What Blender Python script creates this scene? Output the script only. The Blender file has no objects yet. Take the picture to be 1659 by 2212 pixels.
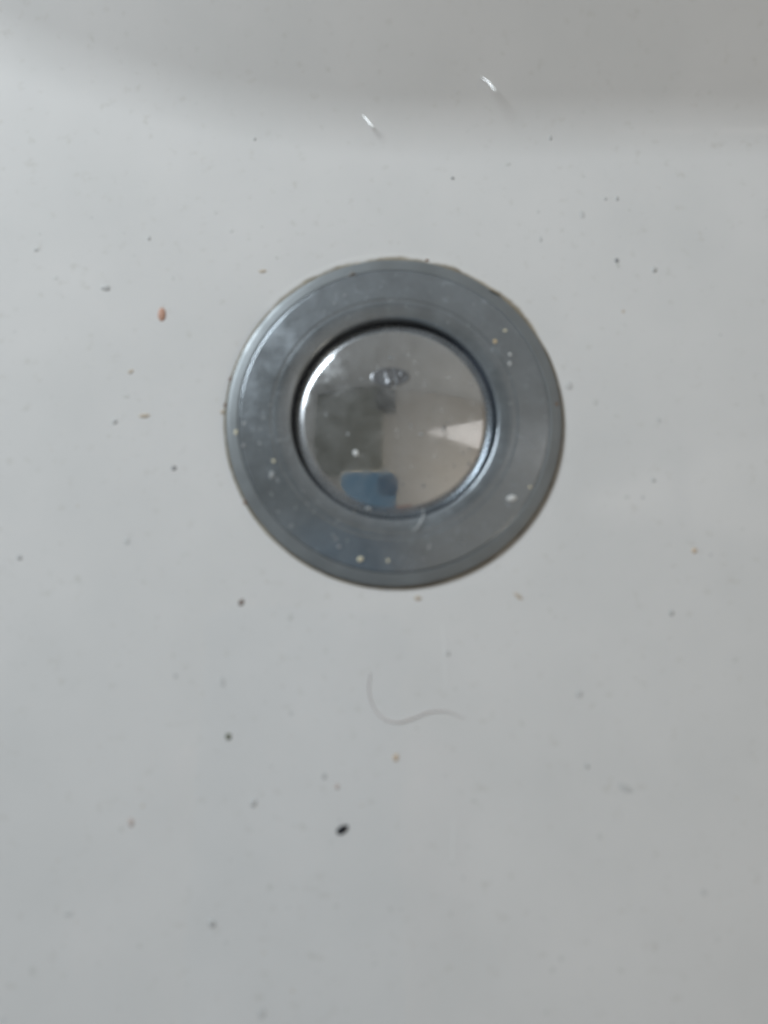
import bpy, bmesh, math, random
from mathutils import Vector, Matrix, noise
from mathutils.bvhtree import BVHTree

random.seed(7)
S = 0.001                                   # everything below is written in millimetres
sc = bpy.context.scene
COL = sc.collection
R = math.radians

# ------------------------------------------------------------------ camera
CAM = Vector((-2.0, -40.5, 148.0))
PITCH = R(8.4)
cd = bpy.data.cameras.new('camera')
cam = bpy.data.objects.new('camera', cd)
COL.objects.link(cam)
cam.location = CAM * S
cam.rotation_euler = (PITCH, 0, 0)
cd.sensor_fit = 'HORIZONTAL'
cd.sensor_width = 36.0
cd.lens = 36.0
cd.clip_start = 0.002
cd.clip_end = 50
cd.dof.use_dof = True
cd.dof.focus_distance = 0.185
cd.dof.aperture_fstop = 6.6
sc.camera = cam
FPX = 1659 * cd.lens / cd.sensor_width      # focal length in pixels of the 1659 px wide picture

# ------------------------------------------------------------------ world and lamps
w = bpy.data.worlds.new('World')
sc.world = w
w.use_nodes = True
w.node_tree.nodes['Background'].inputs[0].default_value = (0.95, 0.97, 1.0, 1)
w.node_tree.nodes['Background'].inputs[1].default_value = 0.08

def area(name, loc, target, sx, sy, power, col):
    l = bpy.data.lights.new(name, 'AREA')
    l.shape = 'RECTANGLE'
    l.size, l.size_y = sx * S, sy * S
    l.energy = power
    l.color = col
    o = bpy.data.objects.new(name, l)
    COL.objects.link(o)
    o.location = Vector(loc) * S
    o.rotation_euler = (Vector(target) - Vector(loc)).to_track_quat('-Z', 'Y').to_euler()
    return o

area('window_light', (-400, 370, 390), (0, 20, 20), 300, 150, 3.45, (0.88, 0.95, 1.0))
area('added_uplight', (880, -560, 560), (100, 700, 1850), 240, 260, 3.6, (1.0, 0.87, 0.72))  # added warm uplight for the ceiling and back wall mirrored in the plug

sc.render.engine = 'CYCLES'
sc.cycles.use_denoising = True
sc.cycles.max_bounces = 10
sc.cycles.diffuse_bounces = 5
sc.cycles.glossy_bounces = 6
sc.view_settings.view_transform = 'Standard'
sc.view_settings.look = 'None'
sc.view_settings.gamma = 1.0
sc.view_settings.exposure = 0.0

# ------------------------------------------------------------------ helpers
def tag(o, label=None, cat=None, group=None, kind=None):
    if label: o['label'] = label
    if cat: o['category'] = cat
    if group: o['group'] = group
    if kind: o['kind'] = kind
    return o

def empty(name, loc=(0, 0, 0)):
    o = bpy.data.objects.new(name, None)
    o.empty_display_size = 0.01
    COL.objects.link(o)
    o.location = Vector(loc) * S
    return o

def link(name, verts, faces, mat, parent=None, smooth=True, origin=(0, 0, 0)):
    me = bpy.data.meshes.new(name)
    og = Vector(origin)
    me.from_pydata([tuple((Vector(v) - og) * S) for v in verts], [], faces)
    me.update()
    if smooth:
        me.polygons.foreach_set('use_smooth', [True] * len(me.polygons))
    me.materials.append(mat)
    o = bpy.data.objects.new(name, me)
    COL.objects.link(o)
    o.location = og * S
    if parent:
        o.parent = parent
        o.location = og * S - parent.location
    return o

def lathe(prof, n=192, closed_top=False, wob=None):
    """prof: list of (r, z); r == 0 allowed at the ends."""
    V, F, rings = [], [], []
    for (r, z) in prof:
        if r < 1e-6:
            rings.append([len(V)]); V.append((0, 0, z)); continue
        ring = []
        for k in range(n):
            a = 2 * math.pi * k / n
            rr, zz = (r, z) if wob is None else wob(r, z, a)
            ring.append(len(V)); V.append((rr * math.cos(a), rr * math.sin(a), zz))
        rings.append(ring)
    for A, B in zip(rings, rings[1:]):
        for k in range(n):
            k2 = (k + 1) % n
            if len(A) == 1: F.append((A[0], B[k], B[k2]))
            elif len(B) == 1: F.append((A[k], B[0], A[k2]))
            else: F.append((A[k], B[k], B[k2], A[k2]))
    return V, F

def spline(pts, per=6):
    out = []
    P = [pts[0]] + list(pts) + [pts[-1]]
    for i in range(1, len(P) - 2):
        p0, p1, p2, p3 = [Vector(q) for q in P[i - 1:i + 3]]
        for j in range(per):
            t = j / per
            out.append(0.5 * ((2 * p1) + (-p0 + p2) * t + (2 * p0 - 5 * p1 + 4 * p2 - p3) * t * t + (-p0 + 3 * p1 - 3 * p2 + p3) * t ** 3))
    out.append(Vector(pts[-1]))
    return out

# ------------------------------------------------------------------ materials
def mat(name, col, rough=0.5, metal=0.0, **kw):
    m = bpy.data.materials.new(name)
    m.use_nodes = True
    b = m.node_tree.nodes['Principled BSDF']
    b.inputs['Base Color'].default_value = (*col, 1)
    b.inputs['Roughness'].default_value = rough
    b.inputs['Metallic'].default_value = metal
    for k, v in kw.items():
        b.inputs[k].default_value = v
    return m

def nd(m, t, **kw):
    n = m.node_tree.nodes.new(t)
    for k, v in kw.items():
        setattr(n, k, v)
    return n

def noise_ramp(m, scale, detail, lo, hi, c0, c1, co=None, rough=0.55):
    L = m.node_tree.links
    t = nd(m, 'ShaderNodeTexNoise')
    t.inputs['Scale'].default_value = scale
    t.inputs['Detail'].default_value = detail
    t.inputs['Roughness'].default_value = rough
    if co is None:
        co = nd(m, 'ShaderNodeTexCoord').outputs['Object']
    L.new(co, t.inputs['Vector'])
    r = nd(m, 'ShaderNodeValToRGB')
    r.color_ramp.elements[0].position = lo
    r.color_ramp.elements[1].position = hi
    r.color_ramp.elements[0].color = (*c0, 1)
    r.color_ramp.elements[1].color = (*c1, 1)
    L.new(t.outputs['Fac'], r.inputs['Fac'])
    return r

def mixcol(m, a, b, fac, blend='MIX'):
    L = m.node_tree.links
    x = nd(m, 'ShaderNodeMix', data_type='RGBA', blend_type=blend)
    if isinstance(fac, float): x.inputs[0].default_value = fac
    else: L.new(fac, x.inputs[0])
    for s, v in ((6, a), (7, b)):
        if isinstance(v, tuple): x.inputs[s].default_value = (*v, 1)
        else: L.new(v, x.inputs[s])
    return x.outputs[2]

# glazed ceramic with a thin uneven film of old soap
M_CER = mat('white_glazed_ceramic', (0.80, 0.81, 0.81), 0.10)
b = M_CER.node_tree.nodes['Principled BSDF']; L = M_CER.node_tree.links
big = noise_ramp(M_CER, 38, 4, 0.33, 0.72, (0.82, 0.825, 0.825), (0.77, 0.78, 0.78))
fine = noise_ramp(M_CER, 420, 5, 0.60, 0.78, (0, 0, 0), (1, 1, 1), rough=0.6)
c = mixcol(M_CER, big.outputs[0], (0.70, 0.70, 0.68), fine.outputs[0])
L.new(c, b.inputs['Base Color'])
rr = noise_ramp(M_CER, 160, 5, 0.4, 0.75, (0.02, 0.02, 0.02), (0.05, 0.05, 0.05))
L.new(rr.outputs[0], b.inputs['Roughness'])

def chrome(name, c_hi, c_lo, r_lo, r_hi, m_lo, m_hi, spots, scale=150):
    """chrome under a cloudy film of dried soap and lime: where the film is thick it is no longer metallic"""
    m = mat(name, c_hi, r_lo, 1.0)
    b = m.node_tree.nodes['Principled BSDF']; L = m.node_tree.links
    film = noise_ramp(m, scale, 6, 0.34, 0.68, c_hi, c_lo, rough=0.62)
    L.new(film.outputs[0], b.inputs['Base Color'])
    ro = noise_ramp(m, scale * 1.7, 6, 0.36, 0.7, (r_lo,) * 3, (r_hi,) * 3)
    L.new(ro.outputs[0], b.inputs['Roughness'])
    cloud = noise_ramp(m, scale * 0.8, 6, 0.36, 0.66, (m_hi,) * 3, (m_lo,) * 3, rough=0.65)
    sp = noise_ramp(m, 560, 4, 0.66 - spots, 0.80 - spots, (1, 1, 1), (0.35,) * 3)
    big = noise_ramp(m, 110, 3, 0.46, 0.62, (1, 1, 1), (0, 0, 0))
    mask = mixcol(m, sp.outputs[0], (1.0, 1.0, 1.0), big.outputs[0])
    met = mixcol(m, cloud.outputs[0], mask, 1.0, 'MULTIPLY')
    L.new(met, b.inputs['Metallic'])
    b.inputs['Specular IOR Level'].default_value = 0.3
    return m

M_FLANGE = chrome('dull_filmed_chrome', (0.345, 0.385, 0.42), (0.325, 0.36, 0.388), 0.16, 0.28, 0.54, 0.70, 0.08)
M_RIM = chrome('worn_rim_chrome', (0.265, 0.29, 0.305), (0.24, 0.26, 0.27), 0.36, 0.48, 0.30, 0.48, 0.08)
M_PLUG = chrome('polished_chrome', (0.74, 0.765, 0.785), (0.70, 0.725, 0.74), 0.05, 0.15, 0.84, 0.93, 0.04, 230)
M_BEV = chrome('rubbed_edge_chrome', (0.46, 0.48, 0.50), (0.42, 0.44, 0.46), 0.22, 0.32, 0.6, 0.8, 0.03)
M_EMB = mat('worn_stamped_chrome', (0.25, 0.26, 0.275), 0.36, 0.8)
M_DARK = mat('black_pipe_bore', (0.02, 0.022, 0.026), 0.5)
M_GASK = mat('blackened_gasket', (0.05, 0.06, 0.085), 0.45)
M_GRIME = mat('yellow_brown_grime', (0.34, 0.28, 0.18), 0.06)
_b = M_GRIME.node_tree.nodes['Principled BSDF']; _L = M_GRIME.node_tree.links
gr = noise_ramp(M_GRIME, 130, 4, 0.36, 0.68, (0.40, 0.35, 0.26), (0.17, 0.14, 0.10))
_co = nd(M_GRIME, 'ShaderNodeTexCoord').outputs['Object']
_ln = nd(M_GRIME, 'ShaderNodeVectorMath', operation='LENGTH'); _L.new(_co, _ln.inputs[0])
_nz = nd(M_GRIME, 'ShaderNodeTexNoise'); _nz.inputs['Scale'].default_value = 220; _nz.inputs['Detail'].default_value = 4; _L.new(_co, _nz.inputs['Vector'])
_ma = nd(M_GRIME, 'ShaderNodeMath', operation='MULTIPLY_ADD'); _L.new(_nz.outputs['Fac'], _ma.inputs[0]); _ma.inputs[1].default_value = -0.0019; _L.new(_ln.outputs['Value'], _ma.inputs[2])
_mr = nd(M_GRIME, 'ShaderNodeMapRange', interpolation_type='SMOOTHSTEP')
_L.new(_ma.outputs[0], _mr.inputs['Value'])
_mr.inputs['From Min'].default_value = 0.0326; _mr.inputs['From Max'].default_value = 0.0335     # the stain thins out away from the joint
_L.new(mixcol(M_GRIME, gr.outputs[0], (0.80, 0.805, 0.80), _mr.outputs[0]), _b.inputs['Base Color'])

# ------------------------------------------------------------------ washbasin
def smax(vals, k=26.0):
    m = max(vals)
    return m + k * math.log(sum(math.exp((v - m) / k) for v in vals))

def back_line(x):
    d = min(x - 12.0, 0.0)
    return 55.4 + 0.0021 * d * d if d > -110 else 55.4 + 0.0021 * 110 * 110 + 0.462 * (-d - 110)

def outline(x, y):
    return smax((y - back_line(x), -x - 175.0, x - 165.0, -y - 200.0), 9.0)

def foot(a):
    u = (math.cos(a), math.sin(a)); lo, hi = 20.0, 420.0
    for _ in range(40):
        m = (lo + hi) / 2
        if outline(u[0] * m, u[1] * m) > 0: hi = m
        else: lo = m
    return lo

def floor_z(r):
    return 0.018 * max(r - 34, 0) + 0.00007 * max(r - 34, 0) ** 2

NA = 420
feet = []
for k in range(NA):
    a = 2 * math.pi * k / NA
    f = foot(a); feet.append(Vector((f * math.cos(a), f * math.sin(a))))
for _ in range(3):
    feet = [(feet[k - 1] + feet[k] * 2 + feet[(k + 1) % NA]) / 4 for k in range(NA)]
norms = []
for k in range(NA):
    t = feet[(k + 1) % NA] - feet[k - 1]
    norms.append(Vector((t.y, -t.x)).normalized())
V, F = [], []
cols = []
RF, WANG, WH = 27.0, R(29), 26.0
for k in range(NA):
    f = feet[k]; d = f.length; u = f / d; n = norms[k]
    pts = []
    for j in range(3):                                             # turned-down hole edge under the flange
        pts.append(Vector((u.x * (29 + j), u.y * (29 + j), -1.2 + 0.5 * j)))
    nf = 26
    for j in range(nf + 1):
        r = 32.5 + (d - 32.5) * j / nf
        pts.append(Vector((u.x * r, u.y * r, floor_z(r))))
    z0 = pts[-1].z
    s0 = math.atan(0.018 + 0.00014 * max(d - 34, 0))
    na = 18
    for j in range(1, na + 1):                                     # cove between floor and wall
        a = s0 + (WANG - s0) * j / na
        off = RF * (math.sin(a) - math.sin(s0)); h = RF * (math.cos(s0) - math.cos(a))
        pts.append(Vector((f.x + n.x * off, f.y + n.y * off, z0 + h)))
    off0, h0 = off, h
    for j in range(1, 7):
        hh = (WH - h0 - z0) * j / 6
        o2 = off0 + hh / math.tan(WANG)
        pts.append(Vector((f.x + n.x * o2, f.y + n.y * o2, z0 + h0 + hh)))
    zt = pts[-1].z
    for j in range(1, 8):                                          # rolled rim
        a = WANG * (1 - j / 7)
        o3 = o2 + 9 * (math.sin(WANG) - math.sin(a)); z3 = zt + 9 * (math.cos(a) - math.cos(WANG))
        pts.append(Vector((f.x + n.x * o3, f.y + n.y * o3, z3)))
    for e in (20, 45, 70):
        pts.append(Vector((f.x + n.x * (o3 + e), f.y + n.y * (o3 + e), z3)))
    pts.append(pts[-1] + Vector((n.x * 5, n.y * 5, -4)))
    pts.append(pts[-1] + Vector((0, 0, -40)))
    cols.append(pts)
nr = len(cols[0])
for pts in cols: V += pts
for k in range(NA):
    k2 = (k + 1) % NA
    for j in range(nr - 1):
        F.append((k * nr + j, k * nr + j + 1, k2 * nr + j + 1, k2 * nr + j))
F = [tuple(reversed(f)) for f in F]
basin = link('washbasin', V, F, M_CER)
tag(basin, 'white glazed ceramic washbasin with speckled floor curving up to its back wall', 'washbasin')

# ------------------------------------------------------------------ drain
drain = empty('sink_drain')
tag(drain, 'round chrome drain with pop-up plug set in the white basin floor', 'drain')
# flange: outer rolled edge, groove, shallow cone, rolled inner lip, bore
rim = [(33.25, -0.6), (33.25, 0.50), (33.2, 0.68), (33.1, 0.80), (32.92, 0.88), (32.3, 0.98), (31.6, 1.09), (31.05, 1.17), (30.86, 1.19), (30.74, 1.15), (30.64, 1.02), (30.62, 0.8)]
fl = [(30.62, 0.8), (30.58, 1.22), (30.48, 1.34), (30.32, 1.39), (30.1, 1.42)]
for j in range(1, 13):                                             # broad cone, gently crowned
    t = j / 12
    fl.append((30.1 - 6.0 * t, 1.42 + 0.80 * t - 0.06 * t * t))
fl += [(24.0, 2.10), (23.85, 2.13), (23.5, 2.19), (23.0, 2.20), (22.5, 2.16), (21.9, 2.07), (21.3, 1.94), (20.9, 1.82), (20.55, 1.71), (20.42, 1.64), (20.34, 1.50), (20.3, 1.2), (20.3, 0.0), (20.3, -3.0), (20.2, -8.0)]
Vf, Ff = lathe(list(reversed(fl)), 240)
flange = link('flange', Vf, Ff, M_FLANGE, drain)
Vq, Fq = lathe(list(reversed(rim)), 240)
rim_o = link('rim', Vq, Fq, M_RIM, flange)
Vb, Fb = lathe([(0.0, -8.0), (20.6, -8.0)], 64)
bore = link('pipe_bore', Vb, Fb, M_DARK, drain)
# plug: crowned mirror cap with a bevelled edge
RHO, RP = 71.0, 17.9
ZA = 2.72
def dome(r): return ZA - (RHO - math.sqrt(max(RHO * RHO - r * r, 0)))
pp = [(0.0, ZA)]
for j in range(1, 25):
    r = RP * j / 24
    pp.append((r, dome(r)))
z = dome(RP)
pp += [(18.15, z - 0.09), (18.5, z - 0.24), (18.85, z - 0.41), (19.2, z - 0.60), (19.5, z - 0.77), (19.72, z - 0.95), (19.84, z - 1.15), (19.88, z - 1.6), (19.8, z - 4.0)]
Vp, Fp = lathe(pp, 240)
plug = link('plug', Vp, Fp, M_PLUG, drain)
plug.data.materials.append(M_BEV)                                   # the bevelled edge is rubbed dull
plug.data.polygons.foreach_set('material_index', [1 if k // 240 >= 24 else 0 for k in range(len(Fp))])
Vg, Fg = lathe([(19.86, -1.3), (19.95, -1.1), (20.15, -1.05), (20.31, -1.2)], 160)
link('gasket', Vg, Fg, M_GASK, plug)

# stamped oval emblem on the plug (worn, its letters no longer readable)
EX, EY, EA, EB = -0.75, 7.9, 3.9, 2.0
Ve, Fe = [], []
nrr, nth = 16, 96
Ve.append((EX, EY, 0))
for i in range(1, nrr + 1):
    for k in range(nth):
        a = 2 * math.pi * k / nth
        Ve.append((EX + EA * i / nrr * math.cos(a), EY + EB * i / nrr * math.sin(a), 0))
def strokes(x, y):
    """worn relief inside the oval, rubbed down to shapeless lumps"""
    a = noise.noise(Vector((x * 0.95 + y * 0.3, y * 0.75, 8.3)))
    b = noise.noise(Vector((x * 2.1, y * 1.3, 2.7)))
    return max(0.0, a * 1.7 + b * 0.8)
for i, v in enumerate(Ve):
    x, y = v[0] - EX, v[1] - EY
    q = math.sqrt((x / EA) ** 2 + (y / EB) ** 2)
    rim = math.exp(-((q - 0.90) / 0.07) ** 2) * 0.10
    edge = -0.06 if q > 0.985 else 0.0
    nz = 0.05 * noise.noise(Vector((x * 1.9, y * 1.9, 3.1))) + 0.03 * noise.noise(Vector((x * 5, y * 5, 1)))
    Ve[i] = (v[0], v[1], dome(math.hypot(v[0], v[1])) + 0.035 + rim + edge + 0.11 * strokes(x, y) * (q < 0.86) + nz * (q < 0.95))
for k in range(nth):
    Fe.append((0, 1 + k, 1 + (k + 1) % nth))
for i in range(nrr - 1):
    for k in range(nth):
        k2 = (k + 1) % nth
        Fe.append((1 + i * nth + k, 1 + (i + 1) * nth + k, 1 + (i + 1) * nth + k2, 1 + i * nth + k2))
emb = link('emblem', Ve, Fe, M_EMB, plug)
emb['label'] = 'small worn oval emblem stamped near the back of the plug'

# grime collected where the flange meets the ceramic: a thin stained skin round the joint
def gw(r, z, a):
    q = Vector((math.cos(a) * 2.2, math.sin(a) * 2.2, 0))
    return r, z * (1 + 0.5 * noise.noise(q * 2)) if r < 33.6 else z
Vr, Fr = lathe([(35.1, floor_z(35.1) - 0.01), (35.0, floor_z(35.0) + 0.006), (34.4, floor_z(34.4) + 0.008), (33.9, 0.012), (33.5, 0.03), (33.24, 0.08)], 300, wob=gw)
link('grime_ring', Vr, Fr, M_GRIME, flange)

# ------------------------------------------------------------------ finding the surface under a spot of the picture
bm = bmesh.new()
for o in (basin, flange, rim_o, plug, emb):
    me = o.data; off = o.location + (o.parent.location if o.parent else Vector())
    base = len(bm.verts)
    vs = [bm.verts.new(v.co) for v in me.vertices]
    for p in me.polygons:
        try: bm.faces.new([vs[i] for i in p.vertices])
        except ValueError: pass
bm.normal_update()
TREE = BVHTree.FromBMesh(bm)
bm.free()
ROT = Matrix.Rotation(PITCH, 3, 'X')
def at(px, py):
    d = ROT @ Vector(((px - 829.5) / FPX, -(py - 1106) / FPX, -1.0))
    h, n, i, dist = TREE.ray_cast(CAM * S, d.normalized())
    if h is None:                            # slipped through a seam
        return at(px + 0.37, py + 0.23)
    if n.dot(d) > 0: n = -n
    return h / S, n

# ------------------------------------------------------------------ small dirt
MC = {}
def dirt_mat(name, col, rough=0.7):
    if name not in MC:
        MC[name] = mat(name, col, rough)
    return MC[name]

def blob_verts(a, b, h, ang, seed, n=12, rough=0.25):
    """low irregular grain: half ellipsoid with a ragged outline"""
    rnd = random.Random(seed)
    V, F = [], []
    rings = ((1.0, -0.05), (0.86, 0.45), (0.5, 0.85))
    rad = [1 + rnd.uniform(-rough, rough) for _ in range(n)]
    rad = [(rad[k - 1] + 2 * rad[k] + rad[(k + 1) % n]) / 4 for k in range(n)]
    ca, sa = math.cos(ang), math.sin(ang)
    for (q, z) in rings:
        for k in range(n):
            t = 2 * math.pi * k / n
            x, y = a * q * rad[k] * math.cos(t), b * q * rad[k] * math.sin(t)
            V.append(Vector((x * ca - y * sa, x * sa + y * ca, h * z * (1 + rnd.uniform(-.2, .2)))))
    V.append(Vector((0, 0, h)))
    for i in range(2):
        for k in range(n):
            F.append((i * n + k, i * n + (k + 1) % n, (i + 1) * n + (k + 1) % n, (i + 1) * n + k))
    for k in range(n):
        F.append((2 * n + k, 2 * n + (k + 1) % n, 3 * n))
    return V, F

def on_surface(P, n, verts):
    q = n.to_track_quat('Z', 'Y').to_matrix()
    # keep local y pointing towards the back of the basin
    y = (Vector((0, 1, 0)) - n * n.y).normalized(); x = y.cross(n)
    Mx = Matrix((x, y, n)).transposed()
    return [P + Mx @ v for v in verts]

def grain(name, px, py, w_, h_, ang, m, label, cat, group=None, thick=0.35, rough=0.25):
    """w_, h_ in pixels of the 1659 px picture"""
    P, n = at(px, py)
    k = 0.0905 / 2
    V, F = blob_verts(w_ * k, h_ * k, thick * min(w_, h_) * k * 1.2, R(ang), px * 7 + py, rough=rough)
    o = link(name, on_surface(P, n, V), F, m, origin=P)
    return tag(o, label, cat, group)

def strand(name, pts, rad, m, label, cat, lift=0.0, taper=0.5, level=None):
    path = []
    for i, (px, py) in enumerate(pts):
        P, n = at(px, py)
        if level is not None:                # bridging the gap round the plug
            P = CAM + (P - CAM) * ((CAM.z - level) / (CAM.z - P.z)); n = Vector((0, 0, 1))
        path.append(P + n * (rad * 0.8 + lift))
    path = spline([tuple(p) for p in path], 6)
    V, F = [], []
    ns = 6
    for i, p in enumerate(path):
        t = (path[min(i + 1, len(path) - 1)] - path[max(i - 1, 0)]).normalized()
        u = t.cross(Vector((0, 0, 1))).normalized(); v = u.cross(t)
        f = i / (len(path) - 1)
        r = rad * (taper + (1 - taper) * math.sin(math.pi * min(max(f, 0.02), 0.98)))
        for k in range(ns):
            a = 2 * math.pi * k / ns
            V.append(p + u * r * math.cos(a) + v * r * math.sin(a))
    for i in range(len(path) - 1):
        for k in range(ns):
            F.append((i * ns + k, i * ns + (k + 1) % ns, (i + 1) * ns + (k + 1) % ns, (i + 1) * ns + k))
    F.append(tuple(range(ns))[::-1]); F.append(tuple((len(path) - 1) * ns + k for k in range(ns)))
    o = link(name, V, F, m, origin=path[len(path) // 2])
    return tag(o, label, cat)

D = dict(
    orange=dirt_mat('salmon_crumb', (0.60, 0.36, 0.27)), tan=dirt_mat('tan_crumb', (0.60, 0.53, 0.44)), paletan=dirt_mat('pale_tan_crumb', (0.60, 0.53, 0.44)),
    black=dirt_mat('black_grit', (0.006, 0.008, 0.012)), dark=dirt_mat('dark_grey_grit', (0.34, 0.345, 0.355)), mid=dirt_mat('grey_grit', (0.58, 0.59, 0.59)),
    pale=dirt_mat('pale_grey_film', (0.66, 0.67, 0.67)), brown=dirt_mat('brown_grit', (0.27, 0.22, 0.20)), green=dirt_mat('olive_grit', (0.17, 0.18, 0.13)),
    pink=dirt_mat('pinkish_crumb', (0.62, 0.55, 0.52)), white=dirt_mat('white_limescale', (0.80, 0.82, 0.82)), cream=dirt_mat('cream_crumb', (0.84, 0.78, 0.58)),
    gold=dirt_mat('golden_crumb', (0.74, 0.57, 0.33)), peach=dirt_mat('peach_crumb', (0.66, 0.52, 0.38)), rust=dirt_mat('rusty_grime', (0.22, 0.13, 0.08)), greywhite=dirt_mat('grey_white_scale', (0.40, 0.42, 0.43)))

G1 = 'specks on the basin floor'
FLOOR = [  # px, py, w, h, angle, colour, name, category, label
    (350, 678, 20, 30, 8, 'orange', 'crumb', 'crumb', 'large salmon-orange crumb on the white basin left of the drain'),
    (567, 586, 20, 8, 8, 'tan', 'crumb', 'crumb', 'flat tan crumb on the basin just off the upper left rim of the drain'),
    (313, 898, 28, 11, 5, 'paletan', 'crumb', 'crumb', 'faint pale tan flake below the salmon-orange crumb left of the drain'),
    (376, 1011, 12, 11, 0, 'dark', 'dirt_speck', 'speck', 'dark grey speck on the basin left of the drain, below the pale tan flake'),
    (740, 1793, 25, 17, 24, 'black', 'grit', 'grit', 'black oval piece of grit, the darkest one low on the basin floor'),
    (493, 1591, 13, 13, 0, 'green', 'dirt_speck', 'speck', 'round olive speck on the basin floor left of the curled hair'),
    (521, 1301, 12, 16, -30, 'brown', 'dirt_speck', 'speck', 'brownish slanted speck just below the lower left edge of the drain'),
    (855, 1637, 11, 15, 0, 'peach', 'crumb', 'crumb', 'small pale orange crumb on the basin right below the curled hair'),
    (1500, 1190, 11, 11, 0, 'peach', 'crumb', 'crumb', 'pale orange crumb alone on the basin near the right edge'),
    (902, 1292, 18, 11, 0, 'paletan', 'dirt_speck', 'speck', 'tan smudge on the basin close under the bottom of the drain'),
    (228, 622, 24, 13, -6, 'mid', 'dirt_speck', 'speck', 'wide grey speck on the basin up and left of the salmon-orange crumb'),
    (1332, 563, 9, 12, 0, 'dark', 'dirt_speck', 'speck', 'small dark speck on the basin up and right of the drain'),
    (1413, 583, 12, 13, -35, 'mid', 'dirt_speck', 'speck', 'slanted grey speck right of the dark one beyond the upper right of the drain'),
    (1450, 1324, 11, 13, 0, 'mid', 'dirt_speck', 'speck', 'grey speck on the basin far right and lower than the drain'),
    (1252, 1498, 17, 17, 0, 'pale', 'dirt_speck', 'speck', 'wide pale grey spot on the basin right of the curled hair'),
    (968, 1411, 8, 13, 0, 'mid', 'dirt_speck', 'speck', 'small upright grey speck between the drain and the curled hair'),
    (283, 1777, 11, 19, 16, 'pink', 'dirt_speck', 'speck', 'pinkish upright fleck on the lower left of the basin'),
    (457, 1995, 15, 15, 0, 'mid', 'dirt_speck', 'speck', 'round grey spot on the basin lower left of the black grit'),
    (148, 1974, 20, 11, 0, 'pale', 'dirt_speck', 'speck', 'faint wide grey spot at the lower far left of the basin'),
    (42, 1204, 13, 13, 0, 'mid', 'dirt_speck', 'speck', 'grey spot at the far left edge, level with the bottom of the drain'),
    (248, 911, 11, 13, -25, 'mid', 'dirt_speck', 'speck', 'grey speck directly left of the pale tan flake'),
    (282, 803, 14, 9, 30, 'tan', 'dirt_speck', 'speck', 'small brownish dash between the salmon-orange crumb and the pale tan flake'),
    (550, 300, 8, 10, 0, 'mid', 'dirt_speck', 'speck', 'small grey speck high on the floor near the left foot of the back wall'),
    (322, 515, 9, 12, -15, 'mid', 'dirt_speck', 'speck', 'small grey speck on the basin above the salmon-orange crumb'),
    (78, 540, 10, 8, 0, 'mid', 'dirt_speck', 'speck', 'small grey speck at the left edge above the wide grey speck'),
    (978, 385, 8, 8, 0, 'dark', 'dirt_speck', 'speck', 'tiny dark speck on the basin above the drain, topmost of a loose column'),
    (1189, 298, 7, 12, 0, 'mid', 'dirt_speck', 'speck', 'grey speck at the foot of the back wall, right of the white glints'),
    (1258, 463, 12, 22, 5, 'pale', 'dirt_speck', 'speck', 'pale upright smudge above the dark speck beyond the upper right of the drain'),
    (1308, 430, 8, 8, 0, 'mid', 'dirt_speck', 'speck', 'left one of two tiny grey specks high right of the drain'),
    (1333, 429, 8, 12, 0, 'mid', 'dirt_speck', 'speck', 'right one of two tiny grey specks high right of the drain'),
    (1168, 517, 6, 14, 0, 'mid', 'dirt_speck', 'speck', 'thin upright grey dash just outside the upper right of the drain'),
    (1229, 833, 20, 20, 0, 'pale', 'dirt_speck', 'speck', 'pale round stain on the basin against the right edge of the drain'),
    (1412, 1037, 9, 9, 0, 'mid', 'dirt_speck', 'speck', 'tiny grey speck on the basin right of the drain, below its middle'),
    (1424, 908, 12, 12, 0, 'pale', 'dirt_speck', 'speck', 'faint round spot on the basin right of the middle of the drain'),
    (379, 1460, 9, 9, 0, 'mid', 'dirt_speck', 'speck', 'tiny grey speck up and left of the round olive speck'),
    (480, 1472, 12, 26, 12, 'pale', 'dirt_speck', 'speck', 'faint upright smear straight above the round olive speck'),
    (274, 1168, 14, 18, 0, 'pale', 'dirt_speck', 'speck', 'faint smear on the basin down and left of the dark grey speck'),
    (629, 1541, 8, 13, 0, 'pale', 'dirt_speck', 'speck', 'faint upright spot left of the curled hair'),
    (548, 1735, 11, 17, -20, 'mid', 'dirt_speck', 'speck', 'grey slanted spot on the basin left of the black grit'),
    (700, 1676, 9, 13, 0, 'mid', 'dirt_speck', 'speck', 'grey spot on the basin above the black grit'),
    (728, 1699, 10, 12, 0, 'pink', 'dirt_speck', 'speck', 'pinkish spot just above the black grit'),
    (1268, 1655, 10, 10, 0, 'mid', 'dirt_speck', 'speck', 'tiny grey speck low on the right half of the basin'),
    (1352, 1703, 34, 14, -25, 'pale', 'dirt_speck', 'speck', 'faint broad smear low on the right side of the basin'),
    (1120, 1288, 22, 9, -35, 'paletan', 'dirt_speck', 'speck', 'faint brown dash on the basin just off the lower right of the drain'),
    (565, 2190, 17, 22, 0, 'pale', 'dirt_speck', 'speck', 'faint grey spot at the very bottom edge of the basin view'),
    (1520, 1928, 12, 14, 0, 'pale', 'dirt_speck', 'speck', 'faint grey spot near the lower right corner of the basin view'),
]
for (px, py, w_, h_, an, c, nm, cat, lab) in FLOOR:
    grain(nm, px, py, w_, h_, an, D[c], lab, cat, G1 if nm == 'dirt_speck' else None, thick=0.10 if c in ('pale',) else 0.3)

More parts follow.
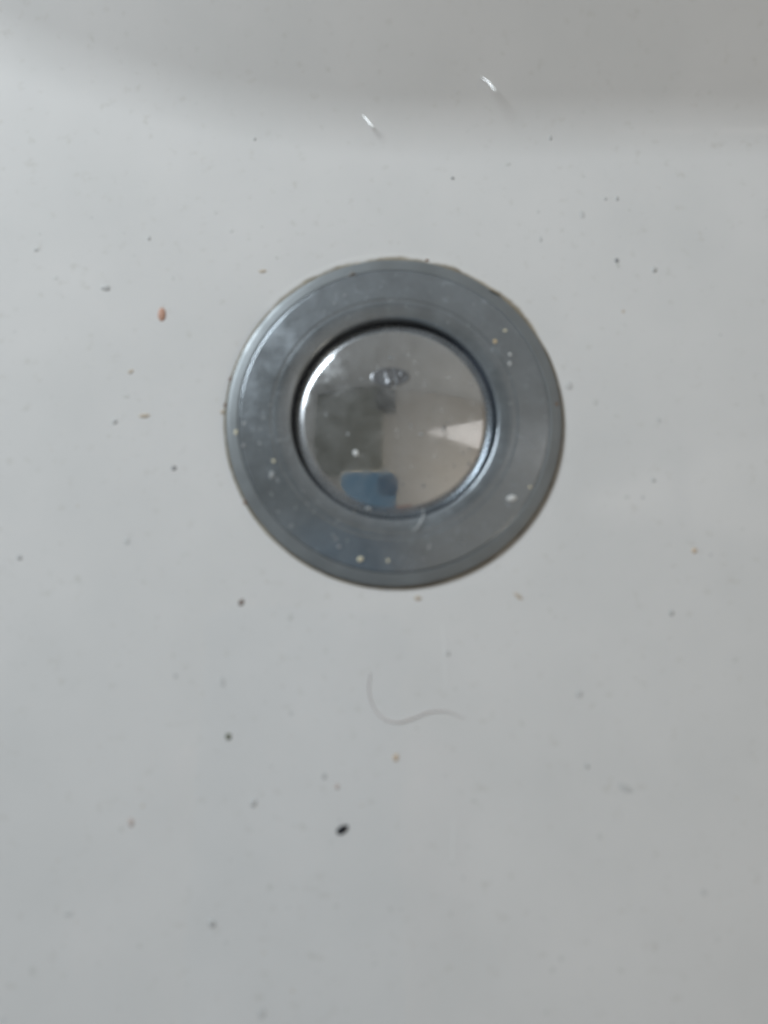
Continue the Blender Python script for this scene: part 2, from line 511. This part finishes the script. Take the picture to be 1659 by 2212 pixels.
def zq(x, y):            # spots measured on an enlarged view of the drain
    return ((850 + x * 1450 / 1659) / 3024 * 1659, (950 + y * 1450 / 1659) / 3024 * 1659)
RING = [
    (1258, 452, 10, 11, 0, 'gold', 'crumb', 'crumb', 'golden crumb on the upper right of the chrome flange'),
    (1303, 402, 10, 7, 15, 'cream', 'crumb', 'crumb', 'pale crumb on the flange above the golden crumb'),
    (1325, 510, 8, 8, 0, 'white', 'crumb', 'crumb', 'white crumb on the flange right below the golden crumb'),
    (1324, 551, 7, 9, 0, 'white', 'crumb', 'crumb', 'lowest of the white crumbs on the upper right of the flange'),
    (650, 1432, 15, 12, 25, 'cream', 'crumb', 'crumb', 'cream crumb at the bottom of the flange, larger of two'),
    (775, 1440, 8, 10, 0, 'cream', 'crumb', 'crumb', 'cream crumb at the bottom of the flange, smaller of two'),
    (1332, 1157, 26, 15, 12, 'white', 'scale_flake', 'flake', 'ragged white flake on the lower right of the flange'),
    (1415, 1107, 7, 8, 0, 'cream', 'crumb', 'crumb', 'pale crumb at the outer groove of the lower right flange'),
    (90, 860, 8, 14, 0, 'cream', 'crumb', 'crumb', 'cream upright crumb on the left rim of the flange'),
    (260, 990, 8, 10, 0, 'cream', 'crumb', 'crumb', 'cream crumb on the left of the flange, nearer the plug'),
    (197, 910, 7, 8, 0, 'greywhite', 'crumb', 'crumb', 'dull white crumb in the middle of the left flange'),
    (126, 822, 9, 10, 0, 'greywhite', 'crumb', 'crumb', 'dull white spot on the left of the flange, above the cream upright crumb'),
    (252, 1052, 13, 22, -15, 'greywhite', 'scale_flake', 'flake', 'dull white smear on the lower left of the flange'),
    (610, 158, 22, 28, -18, 'greywhite', 'scale_flake', 'flake', 'pale grey smear across the top left rim of the flange'),
    (125, 920, 9, 10, 0, 'dark', 'dirt_speck', 'speck', 'dark speck on the left of the chrome flange'),
    (556, 1376, 9, 9, 0, 'dark', 'dirt_speck', 'speck', 'dark speck on the lower flange left of the cream crumbs'),
    (630, 955, 14, 17, 10, 'white', 'scale_flake', 'flake', 'round white spot on the left half of the mirror plug'),
    (594, 870, 8, 9, 0, 'greywhite', 'crumb', 'crumb', 'small pale spot on the plug above the round white spot'),
    (925, 870, 11, 7, 0, 'greywhite', 'crumb', 'crumb', 'small pale spot right of the centre of the plug'),
    (625, 1215, 9, 8, 0, 'cream', 'crumb', 'crumb', 'yellowish crumb at the lower left edge of the plug'),
    (687, 1205, 16, 10, -10, 'greywhite', 'scale_flake', 'flake', 'pale flake low on the plug over the reflected blue phone'),
    (1165, 622, 7, 7, 0, 'dark', 'dirt_speck', 'speck', 'upper of two dark specks at the right edge of the plug'),
    (1146, 648, 7, 7, 0, 'dark', 'dirt_speck', 'speck', 'lower of two dark specks at the right edge of the plug'),
    (66, 622, 9, 13, 0, 'rust', 'grime_spot', 'grime', 'upper of two brown grime spots on the left outer edge of the drain'),
    (42, 738, 9, 14, 0, 'rust', 'grime_spot', 'grime', 'lower of two brown grime spots on the left outer edge of the drain'),
    (30, 768, 13, 15, 0, 'tan', 'grime_spot', 'grime', 'tan grime lump beside the left outer edge of the drain'),
    (1262, 236, 40, 8, -36, 'black', 'grime_spot', 'grime', 'black strip of grime at the upper right outer edge of the drain'),
    (1537, 733, 8, 10, 0, 'rust', 'grime_spot', 'grime', 'faint rusty spot on the right outer edge of the flange'),
    (952, 86, 11, 8, 0, 'rust', 'grime_spot', 'grime', 'brown grime spot at the top outer edge of the drain'),
    (640, 100, 16, 7, 10, 'tan', 'grime_spot', 'grime', 'tan grime spot at the top left outer edge of the drain'),
    (133, 1178, 10, 17, 25, 'rust', 'grime_spot', 'grime', 'brown grime spot on the lower left outer edge of the drain'),
    (775, 1568, 8, 6, 0, 'dark', 'grime_spot', 'grime', 'dark grime spot at the bottom outer edge of the drain'),
]
for (x, y, w_, h_, an, c, nm, cat, lab) in RING:
    px, py = zq(x, y)
    grain(nm, px, py, w_ * 0.85, h_ * 0.85, an, D[c], lab, cat, thick=0.3)

M_HAIR = mat('fine_brown_hair', (0.66, 0.60, 0.585), 0.5)
M_LINT = mat('white_lint', (0.80, 0.82, 0.82), 0.6)
strand('hair', [(800, 1452), (796, 1490), (806, 1526), (828, 1552), (858, 1560), (890, 1552), (926, 1538), (966, 1537), (1000, 1551)], 0.115, M_HAIR,
       'thin brownish hair curled on the basin floor below the drain', 'hair')
strand('white_strand', [zq(*p) for p in ((934, 1205), (934, 1232), (924, 1262), (908, 1286), (888, 1305))], 0.085, M_LINT,
       'short curved white fibre lying across the bottom edge of the plug', 'fibre', level=2.45)
strand('white_strand', [zq(*p) for p in ((962, 1360), (960, 1376), (958, 1392))], 0.07, M_LINT,
       'tiny white fibre on the flange below the curved fibre', 'fibre')

M_BRIGHT = mat('bright_white_streak', (0.92, 0.94, 0.94), 0.25)  # two straight pale floor streaks, built as half-sunk strands
M_GLINT = mat('glossy_white_glint', (0.88, 0.90, 0.90), 0.10)  # white strips that stand in for light glints on the wall
WIN = Vector((-400, 370, 390))
def glint_strip(pts, wid, label):
    """light glint shaped as a thin raised strip, tilted to mirror the window light"""
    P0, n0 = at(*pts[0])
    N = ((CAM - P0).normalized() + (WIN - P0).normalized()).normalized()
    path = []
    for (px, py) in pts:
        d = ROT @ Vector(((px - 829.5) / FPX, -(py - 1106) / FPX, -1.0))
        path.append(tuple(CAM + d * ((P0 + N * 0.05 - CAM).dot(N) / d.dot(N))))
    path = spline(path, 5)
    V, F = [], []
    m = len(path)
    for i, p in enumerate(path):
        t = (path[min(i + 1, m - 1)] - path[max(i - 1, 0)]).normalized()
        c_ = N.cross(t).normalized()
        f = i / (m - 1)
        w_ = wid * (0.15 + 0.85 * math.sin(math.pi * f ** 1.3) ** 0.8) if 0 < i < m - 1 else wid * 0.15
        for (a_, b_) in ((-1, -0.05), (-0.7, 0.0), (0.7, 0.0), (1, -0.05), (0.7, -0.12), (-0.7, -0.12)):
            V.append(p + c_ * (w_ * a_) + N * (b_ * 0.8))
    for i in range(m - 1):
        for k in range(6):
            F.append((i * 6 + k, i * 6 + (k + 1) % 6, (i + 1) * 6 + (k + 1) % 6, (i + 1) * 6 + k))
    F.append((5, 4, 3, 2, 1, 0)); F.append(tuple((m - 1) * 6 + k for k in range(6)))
    return tag(link('glint_strip', V, F, M_GLINT, origin=path[0], smooth=False), label, 'glint_strip')
glint_strip([(1040, 166), (1050, 173), (1061, 184), (1071, 199)], 0.15, 'upper right one of two short bright glint strips on the basin wall')
glint_strip([(783, 248), (790, 255), (798, 266), (807, 275)], 0.14, 'lower left one of two short bright glint strips on the basin wall')
strand('white_strand', [(979, 1765), (979, 1800), (978, 1840), (977, 1880)], 0.16, M_BRIGHT,
       'thin straight whitish streak running upright low on the basin floor', 'fibre', lift=-0.20, taper=0.4)

strand('white_strand', [(954, 1335), (958, 1385), (961, 1440), (962, 1500)], 0.15, M_BRIGHT,
       'thin straight whitish streak running upright between the drain and the curled hair', 'fibre', lift=-0.20, taper=0.4)

# dried lime spots all over the chrome, too many to count
V, F = [], []
rnd = random.Random(4)
for i in range(150):
    a = rnd.uniform(0, 6.283); r = rnd.uniform(22.5, 32.5) if i < 120 else 17 * math.sqrt(rnd.random())
    px_ = 854 + r * 11.0 * math.cos(a); py_ = 912 - r * 10.7 * math.sin(a)
    P, n = at(px_, py_)
    q = rnd.choice((0.08, 0.10, 0.14, 0.2, 0.3))
    bv, bf = blob_verts(q * rnd.uniform(.6, 1.3), q * rnd.uniform(.8, 1.8), 0.015, rnd.uniform(0, 3.1), i + 900, n=8, rough=0.45)
    i0 = len(V); V += on_surface(P, n, bv); F += [tuple(i0 + k for k in f) for f in bf]
link('limescale', V, F, dirt_mat('thin_limescale', (0.24, 0.255, 0.265), 0.5), drain)['kind'] = 'stuff'

# ------------------------------------------------------------------ faint dust nobody could count
V, F, mi = [], [], []
rnd = random.Random(11)
mats = [D['pale'], D['mid'], D['paletan'], dirt_mat('whitish_film', (0.68, 0.69, 0.68))]
n_done = 0
while n_done < 105:
    px, py = rnd.uniform(-40, 1700), rnd.uniform(330, 2260)
    if math.hypot(px - 854, (py - 915) * 1.03) < 385: continue
    if noise.noise(Vector((px / 260, py / 260, 5))) < rnd.uniform(-0.5, 0.35): continue
    P, n = at(px, py)
    s = rnd.choice((0.16, 0.2, 0.25, 0.3, 0.4, 0.55))
    bv, bf = blob_verts(s * rnd.uniform(.7, 1.5), s * rnd.uniform(.6, 1.0), 0.05, rnd.uniform(0, 3.1), n_done + 500, n=8, rough=0.4)
    i0 = len(V)
    V += on_surface(P, n, bv); F += [tuple(i0 + i for i in f) for f in bf]
    k = 3 if s > 0.35 else rnd.choice((0, 0, 1, 2, 3))
    mi += [k] * len(bf)
    n_done += 1
dust = link('dust', V, F, mats[0])
for m in mats[1:]: dust.data.materials.append(m)
dust.data.polygons.foreach_set('material_index', mi)
tag(dust, 'faint grey dust and dried marks scattered over the white basin', 'dust', kind='stuff')

# ------------------------------------------------------------------ what the plug mirrors: phone in a hand, room
def box(c, s, bev=0.0, seg=3, rot=None):
    b = bmesh.new()
    bmesh.ops.create_cube(b, size=1.0)
    for v in b.verts: v.co = Vector((v.co.x * s[0], v.co.y * s[1], v.co.z * s[2]))
    if bev > 0:
        bmesh.ops.bevel(b, geom=b.edges[:] , offset=bev, segments=seg, affect='EDGES', profile=0.5)
    vs = [v.co.copy() for v in b.verts]; fs = [tuple(v.index for v in f.verts) for f in b.faces]
    b.free()
    if rot: vs = [rot @ v for v in vs]
    return [v + Vector(c) for v in vs], fs

def tube(path, rad, ns=24, cap=True):
    V, F = [], []
    path = [Vector(p) for p in path]
    for i, p in enumerate(path):
        t = (path[min(i + 1, len(path) - 1)] - path[max(i - 1, 0)]).normalized()
        u = t.cross(Vector((1, 0, 0))).normalized(); v = u.cross(t)
        r = rad[i] if isinstance(rad, (list, tuple)) else rad
        for k in range(ns):
            a = 2 * math.pi * k / ns
            V.append(p + u * r * math.cos(a) + v * r * math.sin(a))
    for i in range(len(path) - 1):
        for k in range(ns):
            F.append((i * ns + k, i * ns + (k + 1) % ns, (i + 1) * ns + (k + 1) % ns, (i + 1) * ns + k))
    if cap:
        F.append(tuple(range(ns))[::-1]); F.append(tuple((len(path) - 1) * ns + k for k in range(ns)))
    return V, F

# phone: its lens sits at the camera, its blue back faces the basin
PR = Matrix.Rotation(PITCH, 3, 'X')
def ph(x, y, z): return CAM + PR @ Vector((x, y, z))       # z is up, away from the basin
M_BLUE = mat('blue_phone_case', (0.10, 0.22, 0.33), 0.45)
M_EDGE = mat('golden_phone_edge', (0.80, 0.64, 0.44), 0.35)
M_GLASS = mat('black_lens_glass', (0.01, 0.01, 0.012), 0.08)
phone = empty('phone', tuple(ph(-29, -60, 7)))
tag(phone, 'blue mobile phone held above the basin, mirrored in the plug', 'phone')
def rrect(w_, h_, r, z0, z1, cx, cy, e=1.2):
    prof = [(-e, z0), (-e * .3, z0 + e * .3), (0, z0 + e), (0, z1 - e), (-e * .3, z1 - e * .3), (-e, z1)]
    V, F = [], []
    n = 8; loop = []
    for (sx, sy, a0) in ((1, 1, 0), (-1, 1, 90), (-1, -1, 180), (1, -1, 270)):
        for k in range(n + 1):
            a = R(a0 + 90 * k / n)
            loop.append((sx * (w_ / 2 - r), sy * (h_ / 2 - r), math.cos(a), math.sin(a)))
    m = len(loop)
    for (e_, z_) in prof:
        for (x, y, c_, s_) in loop:
            V.append(ph(cx + x + (r + e_) * c_, cy + y + (r + e_) * s_, z_))
    for i in range(len(prof) - 1):
        for k in range(m):
            F.append((i * m + k, i * m + (k + 1) % m, (i + 1) * m + (k + 1) % m, (i + 1) * m + k))
    F.append(tuple(range(m))[::-1]); F.append(tuple((len(prof) - 1) * m + k for k in range(m)))
    return V, F
link('case', *rrect(72, 146, 10, 2.6, 8.0, -29, -60), M_BLUE, phone)
link('frame', *rrect(75.0, 149.0, 11.5, 3.2, 9.6, -29, -60), M_EDGE, phone)
link('screen', *rrect(70, 144, 9, 9.2, 10.2, -29, -60, .3), M_GLASS, phone)
bump = link('camera_bump', *rrect(25, 25, 7, 1.6, 3.2, -4, -4, .5), mat('dark_blue_bump', (0.03, 0.09, 0.16), 0.3), phone)
for (lx, ly) in ((0, 0), (-9, -9)):
    Vl, Fl = [], []
    for zz, rr_ in ((0.9, 4.6), (0.7, 5.0), (1.7, 5.0)):
        for k in range(24):
            Vl.append(ph(lx + rr_ * math.cos(k * math.pi / 12), ly + rr_ * math.sin(k * math.pi / 12), zz))
    Fl = [tuple(range(24))] + [(i * 24 + k, i * 24 + (k + 1) % 24, (i + 1) * 24 + (k + 1) % 24, (i + 1) * 24 + k) for i in range(2) for k in range(24)]
    link('lens', Vl, Fl, M_GLASS, bump)

# the hand that holds it: one skinned surface, four fingers round the right edge, thumb on the left
M_SKIN = mat('skin', (0.52, 0.31, 0.25), 0.5)
hv, he, hr = [], [], []
def joint(p, r, parent_=None):
    hv.append(ph(p[0], p[1] + 16, p[2]) * S); hr.append(r * S)
    if parent_ is not None: he.append((parent_, len(hv) - 1))
    return len(hv) - 1
wrist = joint((-4, -150, 52), 25)
arm = joint((-40, -240, 130), 31, wrist); arm2 = joint((-90, -340, 220), 38, arm)
palm = joint((0, -105, 36), 27, wrist)
for (y, k, ln, rr_) in ((-58, (18, -72, 34), 1.0, 9.0), (-76, (20, -88, 34), 1.05, 9.3), (-94, (20, -104, 34), 1.0, 9.0), (-111, (18, -118, 34), .9, 8.0)):
    a_ = joint(k, rr_ * 1.15, palm)
    b_ = joint((25, y - 3, 22), rr_, a_); c_ = joint((21, y, 5), rr_ * .9, b_); joint((6 if y > -100 else 10, y + 3, -6), rr_ * .75, c_)
t1 = joint((-38, -100, 30), 12, palm); t2 = joint((-66, -78, 20), 10, t1); joint((-69, -52, 14), 8.5, t2)
me = bpy.data.meshes.new('hand')
me.from_pydata([tuple(v) for v in hv], he, [])
hand = bpy.data.objects.new('hand', me); COL.objects.link(hand)
sk = hand.modifiers.new('skin', 'SKIN'); sk.use_smooth_shade = True
for i, sv in enumerate(me.skin_vertices[0].data):
    sv.radius = (hr[i], hr[i]); sv.use_root = (i == 0)
hand.modifiers.new('sub', 'SUBSURF').render_levels = 2
me.materials.append(M_SKIN)
tag(hand, 'bare hand gripping the blue phone, mirrored at the bottom of the plug', 'hand')

# room shell round the basin
M_CEIL = mat('ceiling_paint', (0.80, 0.79, 0.77), 0.8)
M_WALL = mat('white_wall_paint', (0.72, 0.77, 0.82), 0.7)
M_WARM = mat('beige_wall_paint', (0.66, 0.57, 0.46), 0.7)
M_SOFF = mat('olive_grey_paint', (0.32, 0.335, 0.29), 0.8)
M_FRAME = mat('window_frame_paint', (0.5, 0.5, 0.5), 0.5)
def slab(name, c, s, m):
    v, f = box(c, s)
    return tag(link(name, v, f, m, smooth=False), kind='structure')
slab('ceiling', (200, -250, 1530), (2120, 2000, 40), M_CEIL)
slab('wall_right', (1240, -250, 560), (40, 2000, 1900), M_WARM)
slab('wall_left', (-840, -250, 560), (40, 2000, 1900), M_WALL)
slab('wall_back', (200, 745, 560), (2040, 40, 1900), M_WALL)
slab('bulkhead', (-460, 250, 1440), (720, 920, 138), M_SOFF)


slab('dark_ceiling_box', (-50, 545, 1420), (165, 210, 176), mat('dark_grey_paint', (0.16, 0.17, 0.17), 0.8))  # dark box added for the dark column mirrored in the plug
# roof light: a wedge-shaped pale pane with one bar, set just under the ceiling
roof_light = empty('roof_light', (650, 260, 1500))
tag(roof_light, 'pale wedge shaped roof light with one bar, mirrored at the right of the plug', 'roof light')
M_PANE = mat('daylit_pane', (0.8, 0.8, 0.8), 0.5)
_b = M_PANE.node_tree.nodes['Principled BSDF']
_b.inputs['Emission Color'].default_value = (1.0, 0.93, 0.88, 1)
_b.inputs['Emission Strength'].default_value = 0.45
def prism(pts, z0, z1):
    n = len(pts)
    V = [(x, y, z0) for x, y in pts] + [(x, y, z1) for x, y in pts]
    F = [tuple(range(n)), tuple(range(2 * n - 1, n - 1, -1))] + [(k, n + k, n + (k + 1) % n, (k + 1) % n) for k in range(n)]
    return V, F
link('pane', *prism([(380, 250), (560, 305), (560, 205), (380, 235)], 1500, 1507), M_PANE, roof_light, smooth=False)
link('pane', *prism([(585, 312), (1190, 500), (1190, 80), (585, 198)], 1500, 1507), M_PANE, roof_light, smooth=False)
link('glazing_bar', *prism([(560, 320), (585, 325), (585, 190), (560, 195)], 1492, 1507), M_FRAME, roof_light, smooth=False)
